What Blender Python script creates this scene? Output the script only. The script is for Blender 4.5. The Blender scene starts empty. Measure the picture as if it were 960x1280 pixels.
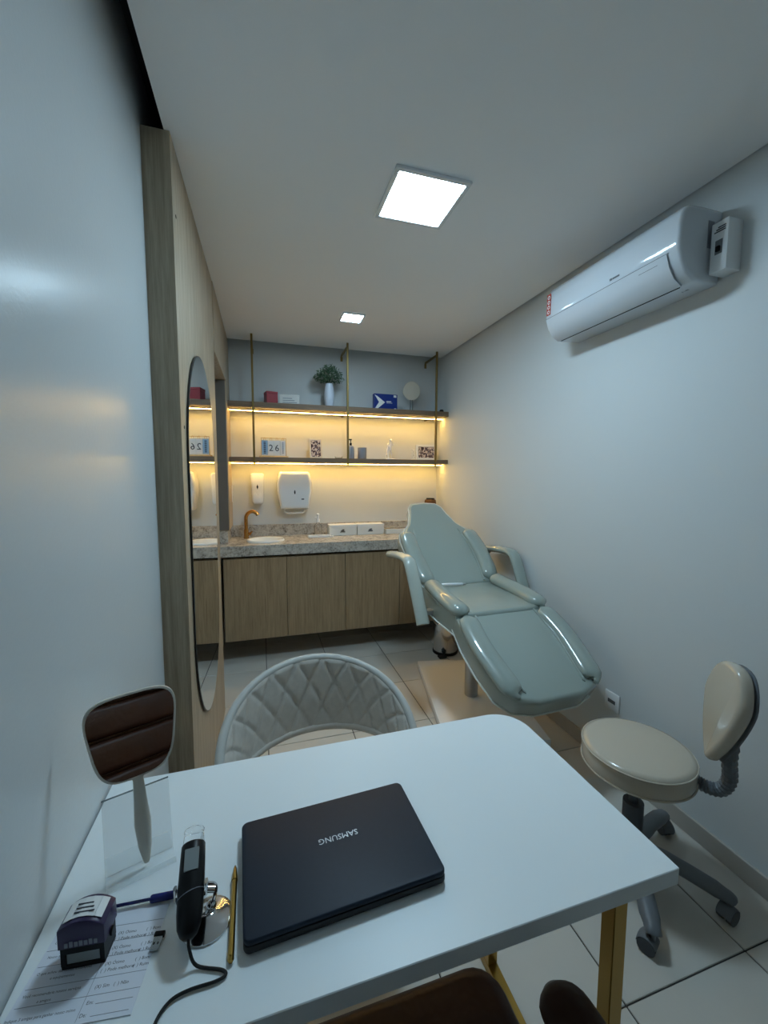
import bpy, bmesh, math, random
from mathutils import Matrix, Vector
random.seed(7)
PI = math.pi
D = math.radians
SC = bpy.context.scene
COL = SC.collection

# ---------------------------------------------------------------- camera
YAW, PITCH, ROLL, FPX = D(16.617), D(5.02), D(0.197), 510.15
f_ = Vector((math.sin(YAW)*math.cos(PITCH), math.cos(YAW)*math.cos(PITCH), -math.sin(PITCH)))
r_ = Vector((math.cos(YAW), -math.sin(YAW), 0)); u_ = r_.cross(f_)
rr = r_*math.cos(ROLL) + u_*math.sin(ROLL); uu = -r_*math.sin(ROLL) + u_*math.cos(ROLL)
cam = bpy.data.cameras.new('camera'); cam.sensor_fit = 'HORIZONTAL'; cam.sensor_width = 36.0
cam.lens = FPX/960*36.0; cam.clip_start = 0.02
co = bpy.data.objects.new('camera', cam); COL.objects.link(co)
co.matrix_world = Matrix(((rr.x, uu.x, -f_.x, 0), (rr.y, uu.y, -f_.y, 0), (rr.z, uu.z, -f_.z, 1.45), (0, 0, 0, 1)))
SC.camera = co
# ---------------------------------------------------------------- world, exposure
w = bpy.data.worlds.new('world'); SC.world = w; w.use_nodes = True
w.node_tree.nodes['Background'].inputs[0].default_value = (0.02, 0.022, 0.025, 1)
SC.view_settings.view_transform = 'Standard'; SC.view_settings.look = 'None'
SC.view_settings.gamma = 1.0; SC.view_settings.use_curve_mapping = False
SC.view_settings.exposure = 0.07
PANEL_W, SPOT_W, STRIP_W = 72.0, 72.0, 46.0      # radiance of the lamps
PANEL_C, STRIP_C = (0.64, 0.92, 1.12), (1.0, 0.60, 0.15)
SC.cycles.diffuse_bounces = 6; SC.cycles.max_bounces = 14

# ---------------------------------------------------------------- helpers
def s2l(c):
    return tuple(((v/255)/12.92 if v/255 <= .04045 else ((v/255+.055)/1.055)**2.4) for v in c)

MATS = {}
def mat(name, rgb, rough=.5, metal=0., spec=.5, coat=0., trans=0., ior=1.45, emit=None, es=0., var=0., vscale=8., bump=0., bscale=60., lin=False, alpha=1., coatr=.05):
    m = bpy.data.materials.new(name); m.use_nodes = True; nt = m.node_tree; N = nt.nodes; L = nt.links
    b = N['Principled BSDF']; c = rgb if lin else s2l(rgb)
    b.inputs['Base Color'].default_value = (*c, 1); b.inputs['Roughness'].default_value = rough
    b.inputs['Metallic'].default_value = metal; b.inputs['Specular IOR Level'].default_value = spec
    b.inputs['Coat Weight'].default_value = coat; b.inputs['Coat Roughness'].default_value = coatr
    b.inputs['Transmission Weight'].default_value = trans; b.inputs['IOR'].default_value = ior
    b.inputs['Alpha'].default_value = alpha
    if emit:
        b.inputs['Emission Color'].default_value = (*emit, 1); b.inputs['Emission Strength'].default_value = es
    if var or bump:
        tc = N.new('ShaderNodeTexCoord')
    if var:
        n = N.new('ShaderNodeTexNoise'); n.inputs['Scale'].default_value = vscale; n.inputs['Detail'].default_value = 4
        L.new(tc.outputs['Object'], n.inputs['Vector'])
        r = N.new('ShaderNodeValToRGB'); r.color_ramp.elements[0].position = .3; r.color_ramp.elements[1].position = .7
        r.color_ramp.elements[0].color = (*[v*(1-var) for v in c], 1); r.color_ramp.elements[1].color = (*[min(1, v*(1+var)) for v in c], 1)
        L.new(n.outputs['Fac'], r.inputs['Fac']); L.new(r.outputs['Color'], b.inputs['Base Color'])
    if bump:
        n = N.new('ShaderNodeTexNoise'); n.inputs['Scale'].default_value = bscale; n.inputs['Detail'].default_value = 3
        L.new(tc.outputs['Object'], n.inputs['Vector'])
        bp = N.new('ShaderNodeBump'); bp.inputs['Strength'].default_value = bump; bp.inputs['Distance'].default_value = .01
        L.new(n.outputs['Fac'], bp.inputs['Height']); L.new(bp.outputs['Normal'], b.inputs['Normal'])
    MATS[name] = m
    return m

def wood(name, c0, c1, sc=(28, 28, 1.3), rough=.5):
    m = bpy.data.materials.new(name); m.use_nodes = True; nt = m.node_tree; N = nt.nodes; L = nt.links; b = N['Principled BSDF']
    tc = N.new('ShaderNodeTexCoord'); mp = N.new('ShaderNodeMapping'); mp.inputs['Scale'].default_value = sc
    L.new(tc.outputs['Object'], mp.inputs['Vector'])
    n = N.new('ShaderNodeTexNoise'); n.inputs['Scale'].default_value = 2.2; n.inputs['Detail'].default_value = 7; n.inputs['Roughness'].default_value = .65
    n.inputs['Distortion'].default_value = .35
    L.new(mp.outputs['Vector'], n.inputs['Vector'])
    n2 = N.new('ShaderNodeTexNoise'); n2.inputs['Scale'].default_value = 9; n2.inputs['Detail'].default_value = 3
    L.new(mp.outputs['Vector'], n2.inputs['Vector'])
    mx = N.new('ShaderNodeMath'); mx.operation = 'MULTIPLY_ADD'; mx.inputs[1].default_value = .35
    L.new(n2.outputs['Fac'], mx.inputs[0]); L.new(n.outputs['Fac'], mx.inputs[2])
    r = N.new('ShaderNodeValToRGB'); r.color_ramp.elements[0].position = .5; r.color_ramp.elements[1].position = .85
    r.color_ramp.elements[0].color = (*s2l(c0), 1); r.color_ramp.elements[1].color = (*s2l(c1), 1)
    L.new(mx.outputs[0], r.inputs['Fac']); L.new(r.outputs['Color'], b.inputs['Base Color'])
    b.inputs['Roughness'].default_value = rough
    MATS[name] = m

def granite(name):
    m = bpy.data.materials.new(name); m.use_nodes = True; nt = m.node_tree; N = nt.nodes; L = nt.links; b = N['Principled BSDF']
    tc = N.new('ShaderNodeTexCoord')
    n = N.new('ShaderNodeTexNoise'); n.inputs['Scale'].default_value = 14; n.inputs['Detail'].default_value = 8; n.inputs['Roughness'].default_value = .7; n.inputs['Distortion'].default_value = .8
    v = N.new('ShaderNodeTexVoronoi'); v.inputs['Scale'].default_value = 70
    for q in (n, v): L.new(tc.outputs['Object'], q.inputs['Vector'])
    mx = N.new('ShaderNodeMath'); mx.operation = 'MULTIPLY_ADD'; mx.inputs[1].default_value = .25
    L.new(v.outputs['Distance'], mx.inputs[0]); L.new(n.outputs['Fac'], mx.inputs[2])
    r = N.new('ShaderNodeValToRGB'); e = r.color_ramp.elements; e[0].position = .42; e[1].position = .75
    e[0].color = (*s2l((104, 96, 90)), 1); e[1].color = (*s2l((200, 194, 184)), 1)
    k = e.new(.56); k.color = (*s2l((168, 160, 150)), 1)
    L.new(mx.outputs[0], r.inputs['Fac']); L.new(r.outputs['Color'], b.inputs['Base Color'])
    b.inputs['Roughness'].default_value = .22
    MATS[name] = m

def print_mat(name, cols, scale):
    m = bpy.data.materials.new(name); m.use_nodes = True; nt = m.node_tree; N = nt.nodes; L = nt.links; b = N['Principled BSDF']
    tc = N.new('ShaderNodeTexCoord'); v = N.new('ShaderNodeTexNoise'); v.inputs['Scale'].default_value = scale; v.inputs['Detail'].default_value = 2
    L.new(tc.outputs['Object'], v.inputs['Vector'])
    r = N.new('ShaderNodeValToRGB'); r.color_ramp.interpolation = 'CONSTANT'; e = r.color_ramp.elements
    for i, c in enumerate(cols):
        el = e[i] if i < 2 else e.new(.5)
        el.position = .30 + .4*i/len(cols) if i else 0
        el.color = (*s2l(c), 1)
    L.new(v.outputs['Fac'], r.inputs['Fac']); L.new(r.outputs['Color'], b.inputs['Base Color']); b.inputs['Roughness'].default_value = .25
    MATS[name] = m

mat('wall_paint', (208, 212, 213), rough=.24, spec=.4, bump=.035, bscale=120)
mat('wall_satin', (208, 212, 213), rough=.5, spec=.3, bump=.03, bscale=120)
mat('jamb_grey', (104, 98, 92), rough=.45)
mat('ac_white', (208, 213, 219), rough=.12, coat=.3)
mat('ceiling_paint', (240, 240, 240), rough=.8, spec=.2)
mat('slab', (60, 62, 66), rough=.9)  # dark tone puts shade into the gap above the ceiling edge
mat('tile', (200, 195, 186), rough=.28, spec=.5, var=.025, vscale=5)
mat('grout', (66, 64, 62), rough=.9)
mat('baseboard', (176, 170, 162), rough=.35, var=.03)
wood('oak', (150, 134, 112), (184, 167, 143))
wood('oak_door', (138, 116, 88), (170, 146, 114))
wood('shelf_wood', (104, 84, 66), (138, 114, 90), sc=(1.3, 28, 28))
granite('granite')
mat('dark_gap', (30, 28, 26), rough=.9)
mat('desk_white', (232, 238, 240), rough=.38, spec=.45)
mat('brass', (172, 138, 72), rough=.3, metal=1.)
mat('brass_matte', (142, 122, 78), rough=.4, metal=.9)
mat('copper', (188, 140, 78), rough=.25, metal=1.)
mat('chrome', (214, 214, 216), rough=.08, metal=1.)
mat('silver', (176, 178, 180), rough=.3, metal=.9)
mat('ceramic', (238, 238, 234), rough=.1)
mat('white_plastic', (226, 228, 230), rough=.22, spec=.5)
mat('white_gloss', (226, 229, 232), rough=.1, coat=.4)
mat('white_matte', (226, 226, 222), rough=.6)
mat('label_white', (232, 232, 230), rough=.5)
mat('black_plastic', (12, 12, 14), rough=.4, spec=.3)
mat('black_soft', (15, 15, 17), rough=.6)
mat('laptop_grey', (26, 36, 50), rough=.5, spec=.3, var=.05, vscale=120)
mat('laptop_dark', (26, 28, 32), rough=.5)
mat('logo_silver', (170, 174, 178), rough=.3, metal=.6)
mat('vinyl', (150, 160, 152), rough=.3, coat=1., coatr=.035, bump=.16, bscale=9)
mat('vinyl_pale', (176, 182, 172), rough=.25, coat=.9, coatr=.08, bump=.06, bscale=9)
mat('vinyl_stool', (188, 177, 160), rough=.24, coat=.6, coatr=.1, bump=.05, bscale=9)
mat('piping', (208, 212, 206), rough=.3)
mat('grey_plastic', (104, 108, 112), rough=.45)
mat('dark_grey_plastic', (70, 74, 80), rough=.5)
mat('velvet', (202, 194, 184), rough=.75, spec=.25, var=.05, vscale=60)
mat('velvet_edge', (190, 188, 182), rough=.6)
mat('brown_leather', (60, 34, 23), rough=.42, spec=.3, var=.12, vscale=9, bump=.5, bscale=14)
mat('mirror', (246, 248, 248), rough=.0, metal=1.)
mat('mirror_edge', (40, 42, 44), rough=.3)
mat('pale_plastic', (206, 200, 188), rough=.4)
mat('acrylic', (236, 244, 246), rough=.03, alpha=.14)
mat('clear', (252, 252, 252), rough=.03, trans=1., ior=1.3)
mat('acrylic_edge', (150, 162, 166), rough=.2, trans=.6, ior=1.4)
mat('lcd', (142, 148, 148), rough=.3)
mat('purple', (50, 36, 74), rough=.3)
mat('dark_purple', (44, 32, 62), rough=.4)
mat('ink_blue', (28, 36, 104), rough=.25)
mat('navy', (18, 48, 128), rough=.35)
mat('red', (150, 22, 40), rough=.4)
mat('label_red', (186, 66, 52), rough=.5)
mat('ink', (46, 48, 58), rough=.7)
mat('ink_light', (136, 140, 150), rough=.7)
mat('paper', (222, 226, 236), rough=.8)
mat('card_blue', (150, 186, 216), rough=.6)
mat('wood_small', (206, 174, 124), rough=.5, var=.08, vscale=30)
mat('frame_dark', (92, 66, 52), rough=.4)
mat('foliage', (74, 104, 78), rough=.7, var=.35, vscale=40)
mat('flower', (214, 220, 206), rough=.7)
mat('vase_white', (214, 222, 236), rough=.35)
mat('amber', (110, 72, 42), rough=.25)
mat('grey_ceramic', (150, 154, 162), rough=.5)
mat('disc_beige', (206, 200, 186), rough=.45)
mat('usb_metal', (190, 194, 198), rough=.25, metal=1.)
mat('led_panel', (255, 255, 255), rough=.6, emit=PANEL_C, es=PANEL_W)
mat('led_spot', (255, 255, 255), rough=.6, emit=PANEL_C, es=SPOT_W)
mat('led_strip', (255, 240, 210), rough=.6, emit=STRIP_C, es=STRIP_W)
print_mat('photo_print', [(40, 34, 40), (120, 96, 92), (64, 70, 92), (206, 190, 180), (50, 46, 60), (120, 110, 112)], 46)

def box(x0, x1, y0, y1, z0, z1, b=0., seg=2):
    bm = bmesh.new()
    M = Matrix.Translation(((x0+x1)/2, (y0+y1)/2, (z0+z1)/2)) @ Matrix.Diagonal((x1-x0, y1-y0, z1-z0, 1))
    bmesh.ops.create_cube(bm, size=1, matrix=M)
    if b: bmesh.ops.bevel(bm, geom=bm.edges[:], offset=b, segments=seg, affect='EDGES', profile=.5)
    return bm

def merge(*bms):
    out = bmesh.new()
    for b in bms:
        me = bpy.data.meshes.new('tmp'); b.to_mesh(me); b.free(); out.from_mesh(me); bpy.data.meshes.remove(me)
    return out

def xf(bm, M):
    bmesh.ops.transform(bm, matrix=M, verts=bm.verts[:]); return bm

def prism(poly, z0, z1, b=0., seg=3, both=True):
    bm = bmesh.new()
    vs = [bm.verts.new((p[0], p[1], z0)) for p in poly]
    f = bm.faces.new(vs)
    if f.normal.z > 0: f.normal_flip()
    ret = bmesh.ops.extrude_face_region(bm, geom=[f])
    nv = [v for v in ret['geom'] if isinstance(v, bmesh.types.BMVert)]
    bmesh.ops.translate(bm, vec=(0, 0, z1-z0), verts=nv)
    bmesh.ops.recalc_face_normals(bm, faces=bm.faces[:])
    if b:
        ed = [e for e in bm.edges if abs(e.verts[0].co.z-e.verts[1].co.z) < 1e-6 and (both or e.verts[0].co.z > (z0+z1)/2)]
        bmesh.ops.bevel(bm, geom=ed, offset=b, segments=seg, affect='EDGES', profile=.5)
    return bm

def lathe(prof, n=32, c=(0, 0, 0), sx=1., sy=1.):
    bm = bmesh.new(); rings = []
    for r, z in prof:
        if r < 1e-6: rings.append([bm.verts.new((c[0], c[1], c[2]+z))])
        else: rings.append([bm.verts.new((c[0]+r*sx*math.cos(2*PI*i/n), c[1]+r*sy*math.sin(2*PI*i/n), c[2]+z)) for i in range(n)])
    for a, b in zip(rings, rings[1:]):
        for i in range(n):
            j = (i+1) % n
            if len(a) == 1 and len(b) == 1: continue
            if len(a) == 1: bm.faces.new((a[0], b[j], b[i]))
            elif len(b) == 1: bm.faces.new((a[i], a[j], b[0]))
            else: bm.faces.new((a[i], a[j], b[j], b[i]))
    closed = (prof[0] == prof[-1])
    for q in (rings[0], rings[-1]):
        if len(q) > 1 and not closed: bm.faces.new(q)
    if closed: bmesh.ops.remove_doubles(bm, verts=bm.verts[:], dist=1e-6)
    bmesh.ops.recalc_face_normals(bm, faces=bm.faces[:])
    return bm

def tube(pts, r, n=10, flat=1., up=None, caps=True, closed=False):
    """sweep an (r, r*flat) ellipse along pts; r may be a list"""
    pts = [Vector(p) for p in pts]; K = len(pts); bm = bmesh.new(); rings = []
    T = []
    for i in range(K):
        a = pts[(i-1) % K] if (i or closed) else pts[i]; b = pts[(i+1) % K] if (i < K-1 or closed) else pts[i]
        T.append((b-a).normalized())
    if up is None:
        up = Vector((0, 0, 1)) if abs(T[0].z) < .9 else Vector((0, 1, 0))
    nrm = (Vector(up) - T[0]*Vector(up).dot(T[0])).normalized()
    for i in range(K):
        nrm = (nrm - T[i]*nrm.dot(T[i])).normalized(); bn = T[i].cross(nrm)
        R = r[i] if isinstance(r, (list, tuple)) else r
        rings.append([bm.verts.new(pts[i] + bn*(R*math.cos(2*PI*k/n)) + nrm*(R*flat*math.sin(2*PI*k/n))) for k in range(n)])
    seq = list(zip(rings, rings[1:])) + ([(rings[-1], rings[0])] if closed else [])
    for a, b in seq:
        for k in range(n): bm.faces.new((a[k], a[(k+1) % n], b[(k+1) % n], b[k]))
    if caps and not closed:
        bm.faces.new(rings[0]); bm.faces.new(rings[-1])
    bmesh.ops.recalc_face_normals(bm, faces=bm.faces[:])
    return bm

def cyl(p0, p1, r0, r1=None, n=20):
    return tube([p0, p1], [r0, r0 if r1 is None else r1], n=n)

def sphere(c, r, sx=1, sy=1, sz=1, n=16):
    bm = bmesh.new(); bmesh.ops.create_uvsphere(bm, u_segments=n, v_segments=max(6, n//2), radius=r, matrix=Matrix.Translation(c) @ Matrix.Diagonal((sx, sy, sz, 1))); return bm

def smooth_path(pts, k=6):
    P = [Vector(p) for p in pts]; P = [2*P[0]-P[1]] + P + [2*P[-1]-P[-2]]; out = []
    for i in range(1, len(P)-2):
        a, b, c, d = P[i-1:i+3]
        for s in range(k):
            t = s/k
            out.append(.5*((2*b) + (c-a)*t + (2*a-5*b+4*c-d)*t*t + (3*b-a-3*c+d)*t**3))
    out.append(P[-2]); return out

def roundrect(x0, x1, y0, y1, rad, k=5):
    if not isinstance(rad, (list, tuple)): rad = [rad]*4       # order: x1y1, x0y1, x0y0, x1y0
    cs = [(x1, y1, 0, rad[0], -1, -1), (x0, y1, 90, rad[1], 1, -1), (x0, y0, 180, rad[2], 1, 1), (x1, y0, 270, rad[3], -1, 1)]
    out = []
    for x, y, a, r, sx, sy in cs:
        if r < 1e-5: out.append((x, y)); continue
        for i in range(k+1):
            t = D(a+90*i/k); out.append((x+sx*r+r*math.cos(t), y+sy*r+r*math.sin(t)))
    return out

def obj(name, bm, m, parent=None, loc=None, rotz=0., ang=35, smooth=True):
    me = bpy.data.meshes.new(name); bm.to_mesh(me); bm.free()
    if smooth:
        me.polygons.foreach_set('use_smooth', [True]*len(me.polygons)); me.set_sharp_from_angle(angle=D(ang))
    me.materials.append(MATS[m])
    o = bpy.data.objects.new(name, me); COL.objects.link(o)
    if parent: o.parent = parent
    if loc: o.location = loc
    o.rotation_euler = (0, 0, rotz)
    return o

def tag(o, label, cat, group=None):
    o['label'] = label; o['category'] = cat
    if group: o['group'] = group
    return o

def thing(name, label, cat, loc=(0, 0, 0), rotz=0., group=None):
    o = bpy.data.objects.new(name, None); COL.objects.link(o); o.empty_display_size = .05
    o.location = loc; o.rotation_euler = (0, 0, rotz)
    return tag(o, label, cat, group)

def struct(name, bm, m, parent=None, **k):
    o = obj(name, bm, m, parent, **k)
    if not parent: o['kind'] = 'structure'
    return o

def text_bm(body, size, M, align='CENTER', depth=.0002):
    cu = bpy.data.curves.new('t', 'FONT'); cu.body = body; cu.size = size; cu.align_x = align; cu.align_y = 'CENTER'
    cu.extrude = depth; cu.resolution_u = 2
    o = bpy.data.objects.new('t', cu); COL.objects.link(o)
    dg = bpy.context.evaluated_depsgraph_get(); me = bpy.data.meshes.new_from_object(o.evaluated_get(dg))
    bm = bmesh.new(); bm.from_mesh(me); bpy.data.meshes.remove(me); bpy.data.objects.remove(o); bpy.data.curves.remove(cu)
    return xf(bm, M)

def frame3(o, x, y):            # matrix with local X along x, local Y along y, origin o
    x = Vector(x).normalized(); z = x.cross(Vector(y)).normalized(); y = z.cross(x)
    return Matrix(((x.x, y.x, z.x, o[0]), (x.y, y.y, z.y, o[1]), (x.z, y.z, z.z, o[2]), (0, 0, 0, 1)))

# ---------------------------------------------------------------- the room
LX, RX, BY, FY = -.345, 1.642, 3.71, -1.35
CZ, SZ = 2.552, 2.74
P, X0, Y0, GR = .4635, .003, .767, .0045
floor = struct('floor', box(LX-.1, RX+.1, FY-.1, BY+.1, -.06, -.004), 'grout', smooth=False)
cache = {}
i0 = math.floor((LX-X0)/P); i1 = math.ceil((RX-X0)/P); j0 = math.floor((FY-Y0)/P); j1 = math.ceil((BY-Y0)/P)
for i in range(i0, i1):
    for j in range(j0, j1):
        a, b = max(LX, X0+i*P+GR/2), min(RX, X0+(i+1)*P-GR/2)
        c, d = max(FY, Y0+j*P+GR/2), min(BY, Y0+(j+1)*P-GR/2)
        if b-a < .01 or d-c < .01: continue
        key = (round(b-a, 4), round(d-c, 4))
        if key not in cache:
            bm = box(-(b-a)/2, (b-a)/2, -(d-c)/2, (d-c)/2, -.0075, 0, .0015, 1)
            me = bpy.data.meshes.new('tile'); bm.to_mesh(me); bm.free(); me.materials.append(MATS['tile']); cache[key] = me
        o = bpy.data.objects.new('tile', cache[key]); COL.objects.link(o); o.parent = floor; o.location = ((a+b)/2, (c+d)/2, 0)

wall_left = struct('wall_left', box(LX-.12, LX, FY-.12, BY+.12, -.05, SZ), 'wall_paint', smooth=False)
struct('wall_right', box(RX, RX+.12, FY-.12, BY+.12, -.05, SZ), 'wall_satin', smooth=False)
struct('wall_back', box(LX, RX, BY, BY+.12, -.05, SZ), 'wall_satin', smooth=False)
struct('wall_front', box(LX, RX, FY-.12, FY, -.05, SZ), 'wall_satin', smooth=False)
ceil = struct('ceiling', box(-.277, RX-.013, FY, BY-.095, CZ, CZ+.045), 'ceiling_paint', smooth=False)
obj('upper_slab', box(LX-.12, RX+.12, FY-.12, BY+.12, SZ, SZ+.08), 'slab', ceil, smooth=False)
struct('baseboard_right', box(RX-.012, RX, FY, BY, .0005, .078, .002, 1), 'baseboard')
# oak cladding on the left wall: panel with the oval mirror, header, jamb
PX = -.246
def pface(y): return -.260+.010*(y-1.55)
obj('wood_panel', prism([(LX, 1.55), (pface(1.55), 1.55), (pface(2.60), 2.60), (LX, 2.60)], 0, CZ-.001), 'oak', wall_left, smooth=False)
obj('header_panel', box(LX, PX, 2.601, BY, 2.165, CZ-.001, .0015, 1), 'oak', wall_left)
obj('jamb_panel', box(LX, PX, 3.34, BY, 1.026, 2.164, .0015, 1), 'oak', wall_left)
obj('jamb_return', box(LX, PX-.006, 3.336, 3.3395, 1.03, 2.160), 'jamb_grey', wall_left, smooth=False)
for y, z in ((1.605, 1.62), (1.60, 2.32)):
    obj('screw_cap', cyl((pface(y), y, z), (pface(y)+.0012, y, z), .006, n=10), 'dark_gap', wall_left)

# ---------------------------------------------------------------- wall mirror (stadium)
wm = thing('wall_mirror', 'tall frameless oval mirror fixed to the oak wall panel', 'mirror', (-.2425, 1.965, .395), -math.atan(.028))
def stadium(hw, z0, z1, k=20):
    zc0, zc1 = z0+hw*1.33, z1-hw*1.33
    return [(hw*math.cos(PI*i/k), zc1+(z1-zc1)*math.sin(PI*i/k)) for i in range(k+1)] + [(hw*math.cos(PI+PI*i/k), zc0+(zc0-z0)*math.sin(PI+PI*i/k)) for i in range(k+1)]
Mw = Matrix(((0, 0, 1, 0), (1, 0, 0, 0), (0, 1, 0, 0), (0, 0, 0, 1)))
obj('glass_edge', xf(prism(stadium(.332, 0, 1.56, 30), -.0055, .0), Mw), 'mirror_edge', wm)
obj('glass', xf(prism(stadium(.328, .004, 1.556, 30), .0001, .0008), Mw), 'mirror', wm, ang=20)

# ---------------------------------------------------------------- ceiling lights
def ceiling_light(name, label, cx, cy, s, inner, m):
    t = thing(name, label, 'ceiling light', (cx, cy, CZ))
    h, k = s/2, inner/2
    bms = [box(-h, h, -h, -k, -.012, -.0005, .002, 1), box(-h, h, k, h, -.012, -.0005, .002, 1), box(-h, -k, -k, k, -.012, -.0005, .002, 1), box(k, h, -k, k, -.012, -.0005, .002, 1)]
    obj('frame', merge(*bms), 'white_plastic', t)
    obj('diffuser', box(-k, k, -k, k, -.009, -.001), m, t, smooth=False)
ceiling_light('ceiling_light', 'large square white LED panel light in the ceiling', .63, 1.618, .30, .262, 'led_panel')
ceiling_light('ceiling_light', 'small square white LED light in the ceiling near the shelves', .625, 2.885, .155, .132, 'led_spot')

# ---------------------------------------------------------------- cabinet, countertop, sink
CF = 3.215
cab = thing('vanity_cabinet', 'floating oak cabinet with flat doors below the granite countertop', 'cabinet', (.65, CF, .188))
def L_(x): return x-.65
obj('body', box(L_(-.292), L_(1.630), .022, BY-CF-.001, 0, .640), 'oak_door', cab, smooth=False)
obj('top_rail', box(L_(-.292), L_(1.630), .03, .05, .640, .655), 'dark_gap', cab, smooth=False)  # near-black strip, painted shade for the gap between doors and apron
xs = [-.292, .171, .634, 1.100, 1.566, 1.630]
for a, b in zip(xs, xs[1:]):
    w2 = (b-a)/2-.0018
    obj('door', xf(box(-w2, w2, 0, .020, 0, .636, .0015, 1), Matrix.Translation((L_((a+b)/2), 0, 0))), 'oak_door', cab)
ct = thing('countertop', 'speckled grey and beige granite countertop with a backsplash', 'countertop', (.65, 3.195, .926))
SKX, SKY, SRX, SRY = .02-.65, 3.405-3.195, .148, .128
bm = bmesh.new()
outer = [bm.verts.new(p) for p in ((L_(LX+.002), 0, 0), (L_(RX-.002), 0, 0), (L_(RX-.002), BY-3.195-.001, 0), (L_(LX+.002), BY-3.195-.001, 0))]
inner = [bm.verts.new((SKX+SRX*.93*math.cos(2*PI*i/40), SKY+SRY*.93*math.sin(2*PI*i/40), 0)) for i in range(40)]
ed = [bm.edges.new((q[i], q[(i+1) % len(q)])) for q in (outer, inner) for i in range(len(q))]
bmesh.ops.triangle_fill(bm, edges=ed, use_beauty=True)
for f in list(bm.faces):
    c = f.calc_center_median()
    if ((c.x-SKX)/(SRX*.92))**2 + ((c.y-SKY)/(SRY*.92))**2 < .9: bm.faces.remove(f)
ret = bmesh.ops.extrude_face_region(bm, geom=bm.faces[:])
bmesh.ops.translate(bm, vec=(0, 0, -.03), verts=[v for v in ret['geom'] if isinstance(v, bmesh.types.BMVert)])
bmesh.ops.recalc_face_normals(bm, faces=bm.faces[:])
obj('slab', bm, 'granite', ct, smooth=False)
obj('apron', box(L_(LX+.002), L_(RX-.002), 0, .019, -.082, -.0302, .0015, 1), 'granite', ct)
obj('backsplash', box(L_(LX+.002), L_(RX-.002), BY-3.195-.021, BY-3.195-.001, .0005, .098, .0015, 1), 'granite', ct)
obj('side_splash', box(L_(LX+.002), L_(LX+.085), .145, BY-3.195-.022, .0005, .098, .0015, 1), 'granite', ct)
sk = thing('sink', 'small oval white ceramic basin set in the granite countertop', 'sink', (.02, 3.405, .926))
obj('bowl', lathe([(SRX, .001), (SRX, .010), (SRX-.006, .016), (SRX-.016, .013), (SRX-.026, -.02), (SRX-.05, -.062), (.03, -.080), (0, -.080), (0, -.088), (.035, -.088), (SRX-.044, -.069), (SRX-.018, -.02), (SRX-.014, .0012), (SRX, .001)], 40, sy=SRY/SRX), 'ceramic', sk, ang=50)
obj('drain', lathe([(0, -.0795), (.018, -.0795), (.018, -.077), (0, -.077)], 16), 'chrome', sk)
fc = thing('faucet', 'copper gooseneck faucet behind the white basin', 'faucet', (-.135, 3.575, .926))
obj('base', lathe([(0, 0.0005), (.022, .0005), (.022, .006), (.019, .012), (.019, .07), (.016, .078), (0, .078)], 20), 'copper', fc)
fp = [(0, 0, .07), (0, 0, .15)] + [(.052-.052*math.cos(t), -.012*t, .165+.062*math.sin(t)) for t in [D(a) for a in range(0, 151, 15)]]
obj('spout', tube(smooth_path(fp, 3), .0145, n=14), 'copper', fc)
obj('handle', merge(cyl((.012, 0, .035), (.034, -.005, .04), .013, n=14), cyl((.034, -.005, .04), (.048, -.010, .062), .006, n=10)), 'copper', fc)

# ---------------------------------------------------------------- hanging shelf with LED strips
SY0, SY1 = 3.45, BY-.002
hs = thing('hanging_shelf', 'two long brown shelves on thin brass rods with warm LED strips', 'shelf', (.7, 3.58, 1.56))
def HX(x): return x-.7
def HY(y): return y-3.58
def HZ(z): return z-1.56
SH = ((1.990, 2.034), (1.563, 1.599))
for z0, z1 in SH:
    obj('shelf_board', box(HX(PX+.002), HX(RX-.002), HY(SY0), HY(SY1), HZ(z0), HZ(z1), .001, 1), 'shelf_wood', hs)
    xa, xb = HX(PX+.006), HX(RX-.01)
    obj('led_profile', merge(box(xa, xb, HY(3.563), HY(3.5655), HZ(z0-.0085), HZ(z0-.0002)), box(xa, xb, HY(3.5825), HY(3.585), HZ(z0-.0085), HZ(z0-.0002)), box(xa, xb, HY(3.5655), HY(3.5825), HZ(z0-.002), HZ(z0-.0002))), 'silver', hs, smooth=False)
    obj('led_strip', box(xa+.002, xb-.002, HY(3.566), HY(3.582), HZ(z0-.0108), HZ(z0-.0022)), 'led_strip', hs, smooth=False)
for x in (-.055, .705, 1.512):
    ry = SY0-.009
    obj('rod', box(HX(x-.008), HX(x+.008), HY(ry-.008), HY(ry+.008), HZ(1.548), HZ(CZ-.002), .001, 1), 'brass_matte', hs)
    obj('bracket', merge(box(HX(x-.007), HX(x+.007), HY(ry+.0085), HY(BY-.001), HZ(2.512), HZ(2.526)), box(HX(x-.010), HX(x+.010), HY(BY-.007), HY(BY-.001), HZ(2.47), HZ(2.511))), 'brass_matte', hs)
    for z0, z1 in SH:
        obj('bracket', box(HX(x-.006), HX(x+.006), HY(3.60), HY(BY-.001), HZ(z0-.014), HZ(z0-.0005)), 'brass_matte', hs)

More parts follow.
